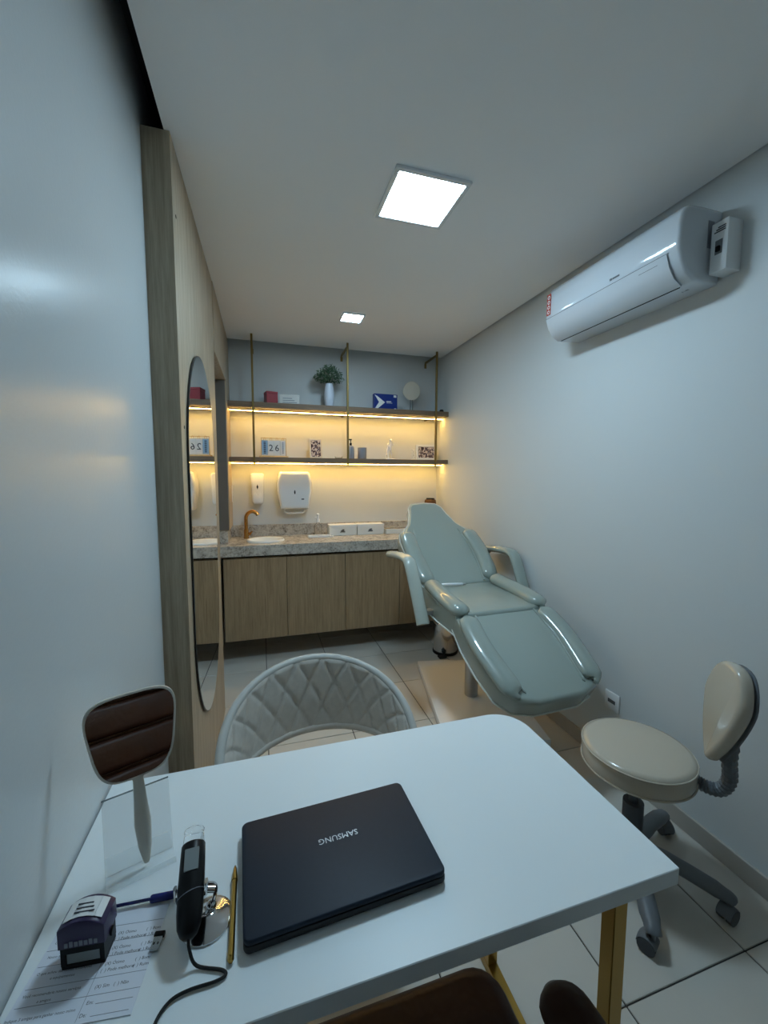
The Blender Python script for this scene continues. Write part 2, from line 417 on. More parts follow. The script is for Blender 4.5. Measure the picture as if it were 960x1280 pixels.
# ---------------------------------------------------------------- things on the upper shelf
UZ, LZ = 2.0343, 1.5993
def small_box(name, label, x0, x1, y0, y1, z, h, m, rot=0., cat='box'):
    t = thing(name, label, cat, ((x0+x1)/2, (y0+y1)/2, z), rot); wx, wy = (x1-x0)/2, (y1-y0)/2
    obj('body', box(-wx, wx, -wy, wy, 0, h*.82, .0015, 1), m, t)
    obj('lid', box(-wx-.001, wx+.001, -wy-.001, wy+.001, h*.822, h, .0015, 1), m, t)
    return t
small_box('gift_box', 'small red box on the upper shelf', .04, .13, 3.52, 3.62, UZ, .102, 'red', D(12))
t = small_box('medicine_box', 'low white printed box on the upper shelf beside the red box', .155, .315, 3.53, 3.58, UZ, .085, 'white_matte', D(-3))
for k in range(3): obj('print', box(-.055, .06-.02*k, -.0262, -.0258, .018+.017*k, .023+.017*k), 'ink_light', t, smooth=False)
va = thing('flower_vase', 'slim white vase with dark green foliage and tiny white flowers', 'vase', (.57, 3.575, UZ))
obj('vase', lathe([(0, 0), (.030, 0), (.034, .01), (.041, .07), (.043, .12), (.037, .17), (.030, .205), (.027, .205), (.030, .17), (.03, .02), (0, .02)], 28), 'vase_white', va, ang=60)
bm = bmesh.new(); bf = bmesh.new(); bs = []
for i in range(26):
    a = random.uniform(0, 2*PI); q = random.uniform(.2, 1)
    bs.append(tube(smooth_path([(0, 0, .16), (.05*q*math.cos(a), .04*q*math.sin(a), .24), (.115*q*math.cos(a), .08*q*math.sin(a), .245+.095*(1-.5*q*q))], 3), .0016, n=4))
for i in range(900):
    while True:
        p = Vector((random.uniform(-1, 1), random.uniform(-1, 1), random.uniform(-1, 1)))
        if .35 < p.length < 1: break
    c = Vector((p.x*.128, p.y*.095, .285+p.z*.078 - .03*abs(p.x)))
    if c.z < .212: continue
    d = Vector((random.gauss(0, 1), random.gauss(0, 1), random.gauss(0, 1))).normalized(); e = d.orthogonal().normalized()
    if i % 4 == 0:
        r = random.uniform(.0028, .0045); vs = [bf.verts.new(c*1.0+d*r*s) for s in (1, -1)] + [bf.verts.new(c+e*r*s) for s in (1, -1)] + [bf.verts.new(c+d.cross(e)*r*s) for s in (1, -1)]
        for x in (0, 1):
            for y, z in ((2, 4), (4, 3), (3, 5), (5, 2)): bf.faces.new((vs[x], vs[y], vs[z]))
    else:
        L = random.uniform(.012, .022); W = L*.32
        vs = [bm.verts.new(c-d*L), bm.verts.new(c+e*W+d.cross(e)*.002), bm.verts.new(c+d*L), bm.verts.new(c-e*W+d.cross(e)*.002)]; bm.faces.new(vs)
fo = obj('foliage', merge(bm, *bs), 'foliage', va, smooth=False); fo['kind'] = 'stuff'
fo = obj('flowers', bf, 'flower', va, smooth=False); fo['kind'] = 'stuff'
bb = thing('blue_box', 'navy blue carton with a white chevron arrow on the upper shelf', 'box', (1.065, 3.55, UZ), D(2))
obj('carton', box(-.108, .108, -.025, .025, 0, .138, .001, 1), 'navy', bb)
Mf = frame3((0, -.0255, 0), (1, 0, 0), (0, 0, 1))
chev = [(-.104, .125), (-.062, .118), (-.012, .066), (-.062, .008), (-.104, .004), (-.062, .064)]
chev = [(-.105, .128), (-.082, .118), (-.008, .066), (-.075, .010), (-.105, .004), (-.064, .066)]
obj('chevron', xf(prism(chev, 0, .0006), Mf), 'label_white', bb, smooth=False)
for a, b, c, d in ((.005, .05, .070, .078), (.005, .06, .060, .064), (.072, .098, .112, .132), (.078, .098, .006, .018)):
    obj('print', xf(prism([(a, c), (b, c), (b, d), (a, d)], 0, .0005), Mf), 'label_white', bb, smooth=False)
dm = thing('table_mirror', 'round beige disc on a clear stand on the upper shelf', 'makeup mirror', (1.325, 3.575, UZ))
obj('disc', xf(lathe([(0, -.006), (.080, -.006), (.084, -.002), (.084, .003), (.08, .006), (0, .006)], 40), Matrix.Translation((0, 0, .19)) @ Matrix.Rotation(D(96), 4, 'X')), 'disc_beige', dm)
obj('stand', merge(box(-.014, -.007, -.004, .004, .012, .11, .001, 1), box(.007, .014, -.004, .004, .012, .11, .001, 1)), 'acrylic_edge', dm)
obj('foot', box(-.045, .045, -.03, .03, 0, .011, .003, 2), 'acrylic_edge', dm)
kn = thing('sensor_puck', 'small black round sensor at the end of the upper shelf', 'sensor', (1.592, 3.50, UZ))
obj('body', lathe([(0, 0), (.018, 0), (.020, .004), (.02, .014), (.014, .024), (0, .026)], 20), 'black_plastic', kn); obj('foot', box(-.024, .024, -.012, .012, .0, .004), 'black_plastic', kn)

# ---------------------------------------------------------------- things on the lower shelf
cal = thing('block_calendar', 'desk calendar of hanging cards reading 26 on a wooden base', 'calendar', (.1, 3.545, LZ), D(4))
obj('base', box(-.115, .115, -.03, .03, 0, .014, .002, 1), 'wood_small', cal)
obj('wire_frame', tube([(-.1, 0, .014), (-.1, 0, .160), (.1, 0, .160), (.1, 0, .014)], .0022, n=6), 'brass', cal)
for k, (x, w2, m, s) in enumerate(((-.072, .024, 'card_blue', None), (-.022, .023, 'label_white', '2'), (.026, .023, 'label_white', '6'), (.074, .018, 'label_white', None))):
    c = obj('card', xf(box(-w2, w2, -.002, .002, .022, .142, .0005, 1), Matrix.Translation((x, 0, 0))), m, cal)
    obj('ring', tube([(x+.008*math.cos(a), 0, .150+.014*math.sin(a)) for a in [2*PI*i/10 for i in range(10)]], .0013, n=5, closed=True), 'brass', cal)
    if s: obj('numeral', text_bm(s, .075, frame3((x, -.0024, .078), (1, 0, 0), (0, 0, 1))), 'ink', c, smooth=False)
    else: obj('lettering', merge(*[box(x-w2*.35, x+w2*.35, -.0026, -.0021, .035+.011*i, .041+.011*i) for i in range(9)]), 'ink' if m == 'card_blue' else 'ink_light', c, smooth=False)
def photo_frame(label, cx, cy, w2, h, bw, m, rot, lean, lab_m='photo_print'):
    t = thing('photo_frame', label, 'photo frame', (cx, cy, LZ+.003), rot); R = Matrix.Rotation(D(-lean), 4, 'X')
    obj('frame', xf(merge(box(-w2, w2, -.006, .006, 0, bw, .001, 1), box(-w2, w2, -.006, .006, h-bw, h, .001, 1), box(-w2, -w2+bw, -.006, .006, bw, h-bw, .001, 1), box(w2-bw, w2, -.006, .006, bw, h-bw, .001, 1)), R), m, t)
    obj('photo', xf(box(-w2+bw, w2-bw, -.003, .003, bw, h-bw), R), lab_m, t, smooth=False)
    obj('easel_back', xf(box(-.018, .018, .007, .010, .01, h*.7), R), 'frame_dark', t, smooth=False)
photo_frame('upright photo frame with a pale border on the lower shelf', .458, 3.605, .057, .170, .013, 'pale_plastic', D(14), 8)
photo_frame('wide white photo frame at the corner end of the lower shelf', 1.492, 3.605, .099, .146, .02, 'white_plastic', D(-4), 8)
cu = thing('ceramic_cup', 'plain grey ceramic cup on the lower shelf', 'cup', (.856, 3.55, LZ))
obj('body', lathe([(0, 0), (.034, 0), (.037, .004), (.040, .10), (.036, .10), (.033, .01), (0, .01)], 28), 'grey_ceramic', cu, ang=50); obj('band', lathe([(.0375, .012), (.0385, .012), (.0388, .018), (.0378, .018), (.0375, .012)], 28), 'grey_ceramic', cu)
bo = thing('spray_bottle', 'grey bottle with a black pump behind the middle brass rod', 'bottle', (.755, 3.56, LZ))
obj('body', lathe([(0, 0), (.03, 0), (.032, .004), (.032, .095), (.026, .11), (.012, .118), (0, .118)], 24), 'grey_ceramic', bo)
obj('pump', merge(cyl((0, 0, .118), (0, 0, .14), .010, n=12), cyl((0, 0, .14), (0, 0, .165), .004, n=8), box(-.022, .010, -.006, .006, .165, .175, .002, 1)), 'black_plastic', bo)
di = thing('glass_dish', 'small clear glass dish on the lower shelf', 'dish', (.645, 3.55, LZ))
obj('bowl', lathe([(0, 0), (.022, 0), (.03, .006), (.034, .020), (.032, .020), (.027, .007), (0, .004)], 24), 'clear', di); obj('rim', lathe([(.032, .0195), (.0345, .0195), (.0345, .0215), (.032, .0215), (.032, .0195)], 24), 'white_gloss', di)
fg = thing('figurine', 'white openwork figurine of two dancers on the lower shelf', 'figurine', (1.140, 3.622, LZ))
def limb(pts, r): return tube(smooth_path(pts, 4), r, n=8)
bms = [sphere((.004, 0, .178), .013), limb([(.0, 0, .165), (.002, 0, .14), (-.004, 0, .105)], .012), limb([(-.004, 0, .105), (-.022, -.004, .06), (-.014, 0, .012)], .0065), limb([(-.004, 0, .105), (.014, .004, .06), (.008, 0, .012)], .0065),
       limb([(.004, 0, .155), (.03, -.004, .135), (.04, 0, .165)], .005), limb([(0, 0, .155), (-.03, -.006, .14), (-.022, -.01, .112)], .005),
       sphere((-.018, 0, .12), .012), limb([(-.018, 0, .11), (-.03, 0, .08), (-.026, 0, .06)], .010), limb([(-.026, 0, .06), (-.046, 0, .04), (-.038, 0, .012)], .006), limb([(-.026, 0, .06), (-.018, 0, .035), (-.024, 0, .012)], .006), limb([(-.022, 0, .10), (-.004, -.008, .09), (.006, -.01, .11)], .0045)]
obj('figure', merge(*bms), 'white_gloss', fg, ang=80); obj('base', lathe([(0, 0), (.05, 0), (.05, .008), (.044, .013), (0, .013)], 24), 'white_gloss', fg)
sc_ = thing('small_ornament', 'small white scrolled ornament beside the wide photo frame', 'ornament', (1.365, 3.625, LZ))
obj('scroll', merge(limb([(-.016, 0, .01), (.014, 0, .04), (-.012, 0, .075), (.014, 0, .10)], .005), limb([(.016, 0, .01), (-.012, 0, .042), (.012, 0, .075), (-.012, 0, .10)], .005)), 'white_gloss', sc_); obj('base', box(-.024, .024, -.014, .014, 0, .009, .002, 1), 'white_gloss', sc_)

# ---------------------------------------------------------------- on the back wall
sd = thing('soap_dispenser', 'narrow white wall soap dispenser above the faucet', 'soap dispenser', (-.038, BY, 1.205))
poly = roundrect(-.056, .056, .0, .268, [.022, .022, .03, .03]); My = Matrix(((1, 0, 0, 0), (0, 0, -1, -.001), (0, 1, 0, 0), (0, 0, 0, 1)))
poly = [(x*(1 if z > .12 else .80+.2*z/.12), z) for x, z in poly]
obj('body', xf(prism(poly, 0, .085, .02, 4, both=False), My), 'white_gloss', sd)
obj('push_bar', xf(prism([(-.034, .015), (.034, .015), (.038, .09), (.016, .105), (0, .075), (-.016, .105), (-.038, .09)], .0855, .096, .003, 2, both=False), My), 'white_plastic', sd)
obj('level_window', xf(prism([(0, .128), (.008, .15), (0, .172), (-.008, .15)], .0855, .0865), My), 'black_plastic', sd)
td = thing('towel_dispenser', 'wide white wall paper towel dispenser with a rounded cover', 'towel dispenser', (.268, BY, 1.12))
poly = [(-.118, .045), (.118, .045), (.134, .13), (.146, .20), (.147, .27), (.130, .35), (.115, .366), (-.115, .366), (-.130, .35), (-.147, .27), (-.146, .20), (-.134, .13)]
obj('cover', xf(prism(poly, 0, .135, .028, 5, both=False), My), 'white_gloss', td, ang=50)
obj('key_window', xf(prism([(.006*math.cos(2*PI*i/12), .19+.018*math.sin(2*PI*i/12)) for i in range(12)], .1352, .1362), My), 'black_plastic', td)
obj('badge', xf(prism([(.055, .125), (.078, .125), (.078, .135), (.055, .135)], .1352, .1358), My), 'ink', td, smooth=False)
obj('feed_bar', tube(smooth_path([(-.085, -.06, .05), (-.078, -.062, .018), (-.05, -.062, .006), (.05, -.062, .006), (.078, -.062, .018), (.085, -.06, .05)], 4), .009, n=10), 'white_plastic', td)
dr = thing('switch_plate', 'small white switch plate on the oak jamb beside the soap dispenser', 'switch plate', (PX, 3.66, 1.30))
obj('plate', box(0.0005, .010, -.022, .022, -.07, .07, .002, 1), 'white_plastic', dr); obj('button', box(.0102, .013, -.012, .012, -.02, .02, .001, 1), 'white_gloss', dr)

# ---------------------------------------------------------------- on the countertop
CT = .9265
pb = thing('pump_bottle', 'clear pump bottle with a white cap on the countertop', 'bottle', (.462, 3.57, CT))
obj('body', lathe([(0, 0), (.030, 0), (.034, .006), (.034, .075), (.026, .10), (.014, .112), (.014, .12), (.011, .12), (.011, .11), (.023, .097), (.030, .073), (.030, .008), (0, .008)], 24), 'clear', pb, ang=60)
obj('pump', merge(cyl((0, 0, .121), (0, 0, .15), .016, n=16), cyl((0, 0, .15), (0, 0, .185), .010, n=12), sphere((0, 0, .188), .014, 1, 1, .7), box(-.03, .0, -.005, .005, .158, .167, .002, 1)), 'white_gloss', pb)
tr = thing('white_tray', 'flat white tray beside the basin on the countertop', 'tray', (.475, 3.50, CT))
obj('plate', prism(roundrect(-.11, .11, -.045, .045, .012), .0, .006, .002, 1), 'white_plastic', tr); obj('rim', tube([(x, y, .010) for x, y in roundrect(-.105, .105, -.04, .04, .012)], .005, n=6, closed=True), 'white_plastic', tr)
for x0, x1, lb in ((.556, .800, 'white box with a dark emblem on the countertop next to the pump bottle'), (.808, 1.052, 'white box with a dark emblem between another like it and the low tray')):
    t = thing('tissue_box', lb, 'box', ((x0+x1)/2, 3.585, CT), 0, 'white boxes on the countertop')
    h2 = (x1-x0)/2
    obj('body', box(-h2, h2, -.055, .055, 0, .074, .002, 1), 'white_matte', t); obj('lid', box(-h2-.002, h2+.002, -.057, .057, .0742, .095, .002, 1), 'label_white', t)
    obj('emblem', xf(merge(*[prism([(a, .028+.007*k), (a+.05-.008*k, .028+.007*k), (a+.046-.008*k, .033+.007*k), (a+.006, .033+.007*k)], .0552, .0558) for k, a in enumerate((-.03, -.022, -.024, -.012))]), My), 'ink', t, smooth=False)
t = thing('low_tray', 'low white lidded tray at the end of the countertop behind the treatment chair', 'tray', (1.20, 3.575, CT))
obj('body', box(-.13, .13, -.06, .06, 0, .045, .003, 1), 'white_matte', t); obj('lid', box(-.132, .132, -.062, .062, .0455, .055, .003, 1), 'clear', t)
t = thing('brown_jar', 'brown glass jar with a black lid in the corner of the countertop', 'jar', (1.535, 3.60, CT))
obj('body', lathe([(0, 0), (.05, 0), (.056, .006), (.056, .275), (.052, .298), (.046, .304), (0, .304)], 28), 'amber', t); obj('lid', lathe([(0, .3045), (.04, .3045), (.04, .314), (.036, .318), (0, .318)], 28), 'black_plastic', t)

# ---------------------------------------------------------------- air conditioner, breaker box, outlet
AY0, AY1 = 1.162, 1.880
ac = thing('air_conditioner', 'white split air conditioner mounted high on the right wall', 'air conditioner', (RX, (AY0+AY1)/2, 2.16))
AL = (AY1-AY0)/2
def ac_prof(seg, a0, a1, b=.0):
    # seg: list of (depth from wall, z) -> prism along y
    M = Matrix(((-1, 0, 0, 0), (0, 0, 1, 0), (0, 1, 0, 0), (0, 0, 0, 1)))
    return xf(prism(seg, a0, a1, b, 3), M)
body = [(.001, .004), (.105, 0), (.120, .002), (.160, .024), (.188, .062), (.204, .100), (.206, .13), (.205, .19), (.198, .225), (.182, .248), (.158, .258), (.10, .262), (.001, .262)]
bm = ac_prof(body, -AL, AL, .014); bmesh.ops.recalc_face_normals(bm, faces=bm.faces[:])
obj('body', bm, 'ac_white', ac, ang=40)
fl = [(.126, .0025), (.163, .022), (.192, .060), (.2075, .100), (.2095, .100), (.195, .058), (.166, .018), (.129, -.0015)]
obj('flap', ac_prof(fl, -AL+.045, AL-.012), 'ac_white', ac)
obj('flap_seam', ac_prof([(.2075, .1015), (.2075, .1035), (.2062, .1035), (.2055, .1015)], -AL+.04, AL-.010), 'grey_plastic', ac, smooth=False)
obj('air_slot', ac_prof([(.1235, .0005), (.1275, -.0012), (.1235, -.0035), (.1195, -.0018)], -AL+.055, AL-.03), 'black_plastic', ac, smooth=False)
obj('display_slot', ac_prof([(.2005, .0775), (.2025, .0815), (.2033, .0815), (.2013, .0775)], -AL+.085, -AL+.165), 'dark_grey_plastic', ac, smooth=False)
Ma = frame3((-.2070, 0, 0), (0, -1, 0), (0, 0, 1))
lb = obj('energy_label', xf(merge(prism([(-AL+.012, .118), (-AL+.042, .118), (-AL+.042, .222), (-AL+.012, .222)], 0, .0006)), Ma), 'label_red', ac, smooth=False)
for k in range(4):
    obj('label_mark', xf(lathe([(.005, 0), (.0095, 0), (.0095, .0008), (.005, .0008), (.005, 0)], 14, c=(-AL+.027, .133+.024*k, .0004)), Ma), 'label_white', lb)
obj('logo', xf(merge(prism([(.055, .118), (.068, .118), (.068, .127), (.055, .127)], 0, .0005), prism([(.07, .119), (.105, .119), (.105, .126), (.07, .126)], 0, .0005)), Ma), 'grey_plastic', ac, smooth=False)
obj('rating_plate', box(-.075, -.045, -AL-.0008, -AL+.0002, .12, .215), 'ink_light', ac, smooth=False)
obj('warning_print', xf(text_bm('5 LBS', .012, Matrix.Identity(4)), frame3((-.075, -AL+.07, -.0008), (0, -1, 0), (-1, 0, 0))), 'ink', ac, smooth=False)
bk = thing('breaker_box', 'small white breaker box on the wall beside the air conditioner', 'breaker box', (RX, 1.122, 2.18))
obj('case', box(-.072, -.0005, -.029, .029, 0, .172, .003, 2), 'white_plastic', bk)
obj('switch_window', box(-.0732, -.0722, -.012, .012, .06, .108), 'grey_plastic', bk, smooth=False)
sw = obj('switch', box(-.080, -.0733, -.007, .007, .068, .086, .001, 1), 'black_plastic', bk)
obj('lettering', merge(*[box(-.0729, -.0722, -.02, .018-.006*k, .135+.007*k, .139+.007*k) for k in range(3)]), 'ink', bk, smooth=False)
ol = thing('wall_outlet', 'white plastic outlet plate low on the right wall', 'outlet', (RX, 1.525, .30))
obj('plate', box(-.010, -.0005, -.042, .042, 0, .090, .003, 2), 'white_plastic', ol); obj('socket', box(-.0115, -.0102, -.022, .022, .036, .054, .0004, 1), 'dark_grey_plastic', ol)

# ---------------------------------------------------------------- treatment chair
tc = thing('treatment_chair', 'reclined grey-green vinyl treatment chair with padded arms and leg rest', 'treatment chair', (1.22, 2.1, 0), D(2.4))
def in_plane(v0, z0, v1, z1):            # u stays u, local y runs from (v0,z0) to (v1,z1), local z = outward normal (up)
    return frame3((0, v0, z0), (1, 0, 0), (0, v1-v0, z1-z0))
def roll(pts, ru, flat, n=14):
    """upholstered bolster with rounded ends"""
    P = smooth_path(pts, 6); K = len(P); rs = []
    tot = sum((P[i+1]-P[i]).length for i in range(K-1)); s = 0
    for i in range(K):
        e = min(s, tot-s)/(ru*.9); rs.append(ru*(math.sqrt(max(.06, 1-(1-min(1, e))**2))))
        if i < K-1: s += (P[i+1]-P[i]).length
    return tube(P, rs, n=n, flat=flat, up=(0, 0, 1))
def outline_pipe(poly, z, r): return tube([(x, y, z) for x, y in poly], r, n=6, closed=True)
# leg rest: local y from the knee end to the foot end; normal must point up -> flip
Mleg = frame3((0, -.668, .490), (1, 0, 0), (0, .43, .24))
LL = .492
legpoly = [(-.285, LL), (.285, LL), (.300, LL*.7), (.292, LL*.4), (.270, LL*.15), (.22, .01), (.12, -.02), (-.12, -.02), (-.22, .01), (-.270, LL*.15), (-.292, LL*.4), (-.300, LL*.7)]
lr = obj('leg_rest', xf(prism(legpoly, -.11, 0, .022, 5), Mleg), 'vinyl', tc, ang=60)
obj('piping', xf(outline_pipe([(x*1.005, y) for x, y in legpoly], -.098, .0045), Mleg), 'piping', lr)
for s in (-1, 1):
    obj('bolster', xf(roll([(s*.235, LL-.005, .006), (s*.25, LL*.6, .010), (s*.222, LL*.12, .008), (s*.212, .035, .006)], .056, .52), Mleg), 'vinyl', lr, ang=70)
    obj('bolster_seam', xf(tube(smooth_path([(s*.183, LL-.01, .001), (s*.196, LL*.6, .001), (s*.168, LL*.12, .001), (s*.162, .05, .001)], 5), .007, n=8), Mleg), 'vinyl', lr)
# seat
Mseat = frame3((0, -.225, .742), (1, 0, 0), (0, .44, .024))
seatpoly = [(-.285, .0), (-.15, -.022), (.15, -.022), (.285, .0), (.292, .2), (.275, .45), (-.275, .45), (-.292, .2)]
se = obj('seat', xf(prism(seatpoly, -.13, 0, .022, 4), Mseat), 'vinyl', tc, ang=60)
obj('piping', xf(outline_pipe([(x*1.005, y) for x, y in seatpoly], -.118, .0045), Mseat), 'piping', se)
for s in (-1, 1):
    obj('bolster', xf(roll([(s*.245, -.02, .004), (s*.25, .15, .014), (s*.235, .34, .022), (s*.225, .43, .03)], .054, .68), Mseat), 'vinyl', se, ang=70)
# backrest
Mback = frame3((0, .205, .762), (1, 0, 0), (0, .6, .475))
half = [(.10, .775), (.135, .735), (.152, .66), (.19, .56), (.245, .495), (.285, .47), (.302, .40), (.300, .25), (.285, .1), (.262, .005)]
backpoly = half[::-1] + [(0, .788)] + [(-x, y) for x, y in half]
bk_ = obj('backrest', xf(prism(backpoly, -.10, 0, .02, 4), Mback), 'vinyl', tc, ang=60)
obj('piping', xf(outline_pipe([(x*1.005, y*1.003) for x, y in backpoly], -.012, .0045), Mback), 'piping', bk_)
for s in (-1, 1):
    obj('bolster', xf(roll([(s*.222, .02, .006), (s*.245, .16, .012), (s*.250, .33, .012), (s*.238, .475, .004)], .056, .55), Mback), 'vinyl', bk_, ang=70)
    obj('bolster_seam', xf(tube(smooth_path([(s*.17, .02, .001), (s*.190, .16, .001), (s*.196, .33, .001), (s*.175, .49, .001)], 5), .007, n=8), Mback), 'vinyl', bk_)
# arms: bent padded slabs
for s in (-1, 1):
    path = smooth_path([(s*.372, .51, .925), (s*.372, .34, .945), (s*.372, .215, .945), (s*.372, .165, .905), (s*.368, .09, .775), (s*.365, .0, .615)], 5)
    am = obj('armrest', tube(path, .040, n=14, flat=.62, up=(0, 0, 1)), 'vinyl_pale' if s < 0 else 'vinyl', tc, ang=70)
    obj('arm_bracket', box(min(s*.28, s*.362), max(s*.28, s*.362), .03, .07, .655, .68), 'silver', am)
    obj('arm_pivot', cyl((s*.30, .43, .90), (s*.36, .45, .915), .012), 'silver', am)
# base
Mb = Matrix.Rotation(D(-12.1-2.4), 4, 'Z')
def base_pt(x, y): return Vector((x-1.22, y-2.1, 0))
e1 = Vector((-.2105, -.9776, 0)); e2 = Vector((.9776, -.2105, 0)); far = Vector((1.098, 2.778, 0))
Rz = Matrix.Rotation(-D(2.4), 4, 'Z')
cpt = [far, far+e1*.97, far+e1*.97+e2*.56, far+e2*.56]
cpt = [Rz @ (Vector((p.x-1.22, p.y-2.1, 0))) for p in cpt]
obj('base_plate', prism([(p.x, p.y) for p in cpt], .002, .06, .006, 2), 'white_plastic', tc)
pl = lambda x, y: (Rz @ Vector((x-1.22, y-2.1, 0)))
p = pl(1.255, 2.24); obj('column', merge(cyl((p.x, p.y, .0605), (p.x, p.y, .36), .042, n=24), cyl((p.x, p.y, .36), (p.x, p.y, .605), .030, n=20)), 'silver', tc)
obj('under_frame', merge(box(-.2, .2, -.16, .18, .585, .612), box(-.03, .03, -.40, .40, .56, .585)), 'grey_plastic', tc)
rl = thing('hand_tool', 'white hand tool lying on the treatment chair seat', 'hand tool', (1.125, 2.265, .780), D(-8))
obj('handle', tube([(-.075, 0, 0), (-.07, 0, 0), (.03, 0, 0), (.06, 0, 0), (.065, 0, 0)], [.006, .0095, .0095, .008, .006], n=12), 'white_plastic', rl); obj('tip', tube([(.0655, 0, 0), (.08, 0, 0), (.085, 0, 0)], [.006, .006, .003], n=10), 'silver', rl)
# chrome pedal bin
pbn = thing('pedal_bin', 'chrome pedal bin on the floor behind the treatment chair', 'bin', (1.43, 3.0, 0.001))
obj('body', lathe([(0, .02), (.098, .02), (.10, .025), (.10, .245), (0, .245)], 36), 'chrome', pbn); obj('lid', lathe([(0, .246), (.102, .246), (.102, .256), (.085, .272), (.04, .282), (0, .284)], 36), 'chrome', pbn)
obj('foot_ring', lathe([(0, 0), (.104, 0), (.104, .018), (.1, .0195), (0, .0195)], 36), 'black_plastic', pbn); obj('pedal', box(-.11, -.045, -.135, -.09, .004, .018, .003, 1), 'black_plastic', pbn)

# ---------------------------------------------------------------- desk
DX0, DX1, DY0, DY1, DZ = -.341, .705, .494, 1.012, .75
dk = thing('desk', 'white desk with a rounded corner and brass frame legs', 'desk', ((DX0+DX1)/2, (DY0+DY1)/2, 0))
dcx, dcy = (DX0+DX1)/2, (DY0+DY1)/2
obj('desk_top', prism(roundrect(DX0-dcx, DX1-dcx, DY0-dcy, DY1-dcy, [.085, .003, .003, .003], 8), DZ-.032, DZ, .0012, 1), 'desk_white', dk, ang=30)
for sx in (-.30, .600):
    a, b = sx-dcx, sx+.03-dcx
    for y in (.528, .935):
        obj('leg', box(a, b, y-dcy, y+.03-dcy, .031, DZ-.0625, .0015, 1), 'brass', dk)
    obj('foot_rail', box(a, b, .515-dcy, .980-dcy, .0005, .0305, .0015, 1), 'brass', dk)
    obj('top_rail', box(a, b, .515-dcy, .980-dcy, DZ-.062, DZ-.0325, .0015, 1), 'brass', dk)
DT = DZ+.0003

# laptop (closed)
lp = thing('laptop', 'closed dark grey laptop lying on the white desk', 'laptop', (.119, .688, DT), D(3.0))
W2, H2 = .166, .110
obj('base', prism(roundrect(-W2, W2, -H2, H2, .010), .002, .014, .003, 2), 'laptop_dark', lp)
ld = obj('lid', prism(roundrect(-W2, W2, -H2, H2, .012), .0145, .0235, .003, 3), 'laptop_grey', lp)
obj('hinge', cyl((-W2+.03, H2-.004, .013), (W2-.03, H2-.004, .013), .006), 'laptop_dark', lp)
obj('lettering', text_bm('SAMSUNG', .0165, frame3((.005, .018, .02355), (-1, 0, 0), (0, -1, 0))), 'logo_silver', ld, smooth=False)
for x in (-1, 1):
    for y in (-1, 1): obj('foot', cyl((x*(W2-.02), y*(H2-.02), 0), (x*(W2-.02), y*(H2-.02), .0022), .007, n=12), 'black_soft', lp)

# gold pen
gp = thing('gold_pen', 'gold ballpoint pen beside the closed laptop', 'pen', (-.0595, .645, DT+.0052), D(91))
obj('barrel', tube([(-.078, 0, 0), (-.076, 0, 0), (.045, 0, 0)], [.0035, .0046, .0046], n=6), 'brass', gp); obj('tip', tube([(.0452, 0, 0), (.05, 0, 0), (.068, 0, 0), (.074, 0, 0)], [.0052, .005, .0028, .0008], n=12), 'brass', gp)
obj('clip', box(-.074, -.04, -.0012, .0012, .0048, .0062), 'brass', gp)
# blue pen
bp_ = thing('blue_pen', 'clear ballpoint pen with a blue cap near the self-inking stamp', 'pen', (-.192, .6955, DT+.0062), D(-4))
obj('barrel', tube([(-.066, 0, 0), (.0015, 0, 0)], .0044, n=6), 'clear', bp_); obj('refill', cyl((-.066, 0, 0), (.0015, 0, 0), .0018, n=8), 'ink_blue', bp_)
obj('cap', tube([(.002, 0, 0), (.005, 0, 0), (.045, 0, 0), (.049, 0, 0)], [.0052, .0060, .0057, .004], n=12), 'ink_blue', bp_)

# form sheet
pa = thing('paper_form', 'printed questionnaire sheet under the purple self-inking stamp', 'paper', (-.253, .618, DT), D(-7.5))
obj('sheet', prism([(-.070, .078), (.083, .078), (.083, -.062), (-.075, -.062)], 0, .0010), 'paper', pa, smooth=False)
TM = lambda x, y: Matrix.Translation((x, y, .0011))
rows = [('Como voc\u00ea avalia', -.065, .043), ('Nosso atendimento', -.064, .024), ('O que achou das nossas instala\u00e7\u00f5es', -.066, .004), ('e equipamentos', -.045, -.0035), ('Voc\u00ea recomendaria nossos servi\u00e7os', -.068, -.021), ('a amigos', -.046, -.029), ('Indique 3 amigas para ganhar nosso mimo', -.073, -.046)]
L1 = [text_bm(s, .0049, TM(x, y), 'LEFT', 0) for s, x, y in rows]
for y in (.043, .023, .003):
    L1 += [text_bm('(X) \u00d3timo', .006, TM(.022, y), 'LEFT', 0), text_bm('(  ) Pode melhorar', .006, TM(.020, y-.008), 'LEFT', 0), text_bm('(  ) Bom', .006, TM(.062, y), 'LEFT', 0), text_bm('(  ) Ruim', .006, TM(.062, y-.008), 'LEFT', 0)]
L1 += [text_bm('(X) Sim   (  ) N\u00e3o', .006, TM(.022, -.024), 'LEFT', 0), text_bm('Em:', .006, TM(.020, -.041), 'LEFT', 0), text_bm('De:', .006, TM(.018, -.054), 'LEFT', 0)]
obj('lettering', merge(*L1), 'ink', pa, smooth=False)
ln = [box(-.07, .083, y-.00025, y+.00025, .00095, .0012) for y in (.055, .033, .013, -.013, -.033)] + [box(.017-.001, .017-.0005, -.06, .03, .00095, .0012), box(.032, .078, -.0435, -.043, .00095, .0012), box(.032, .078, -.0565, -.056, .00095, .0012)]
obj('ruled_lines', merge(*ln), 'ink_light', pa, smooth=False)
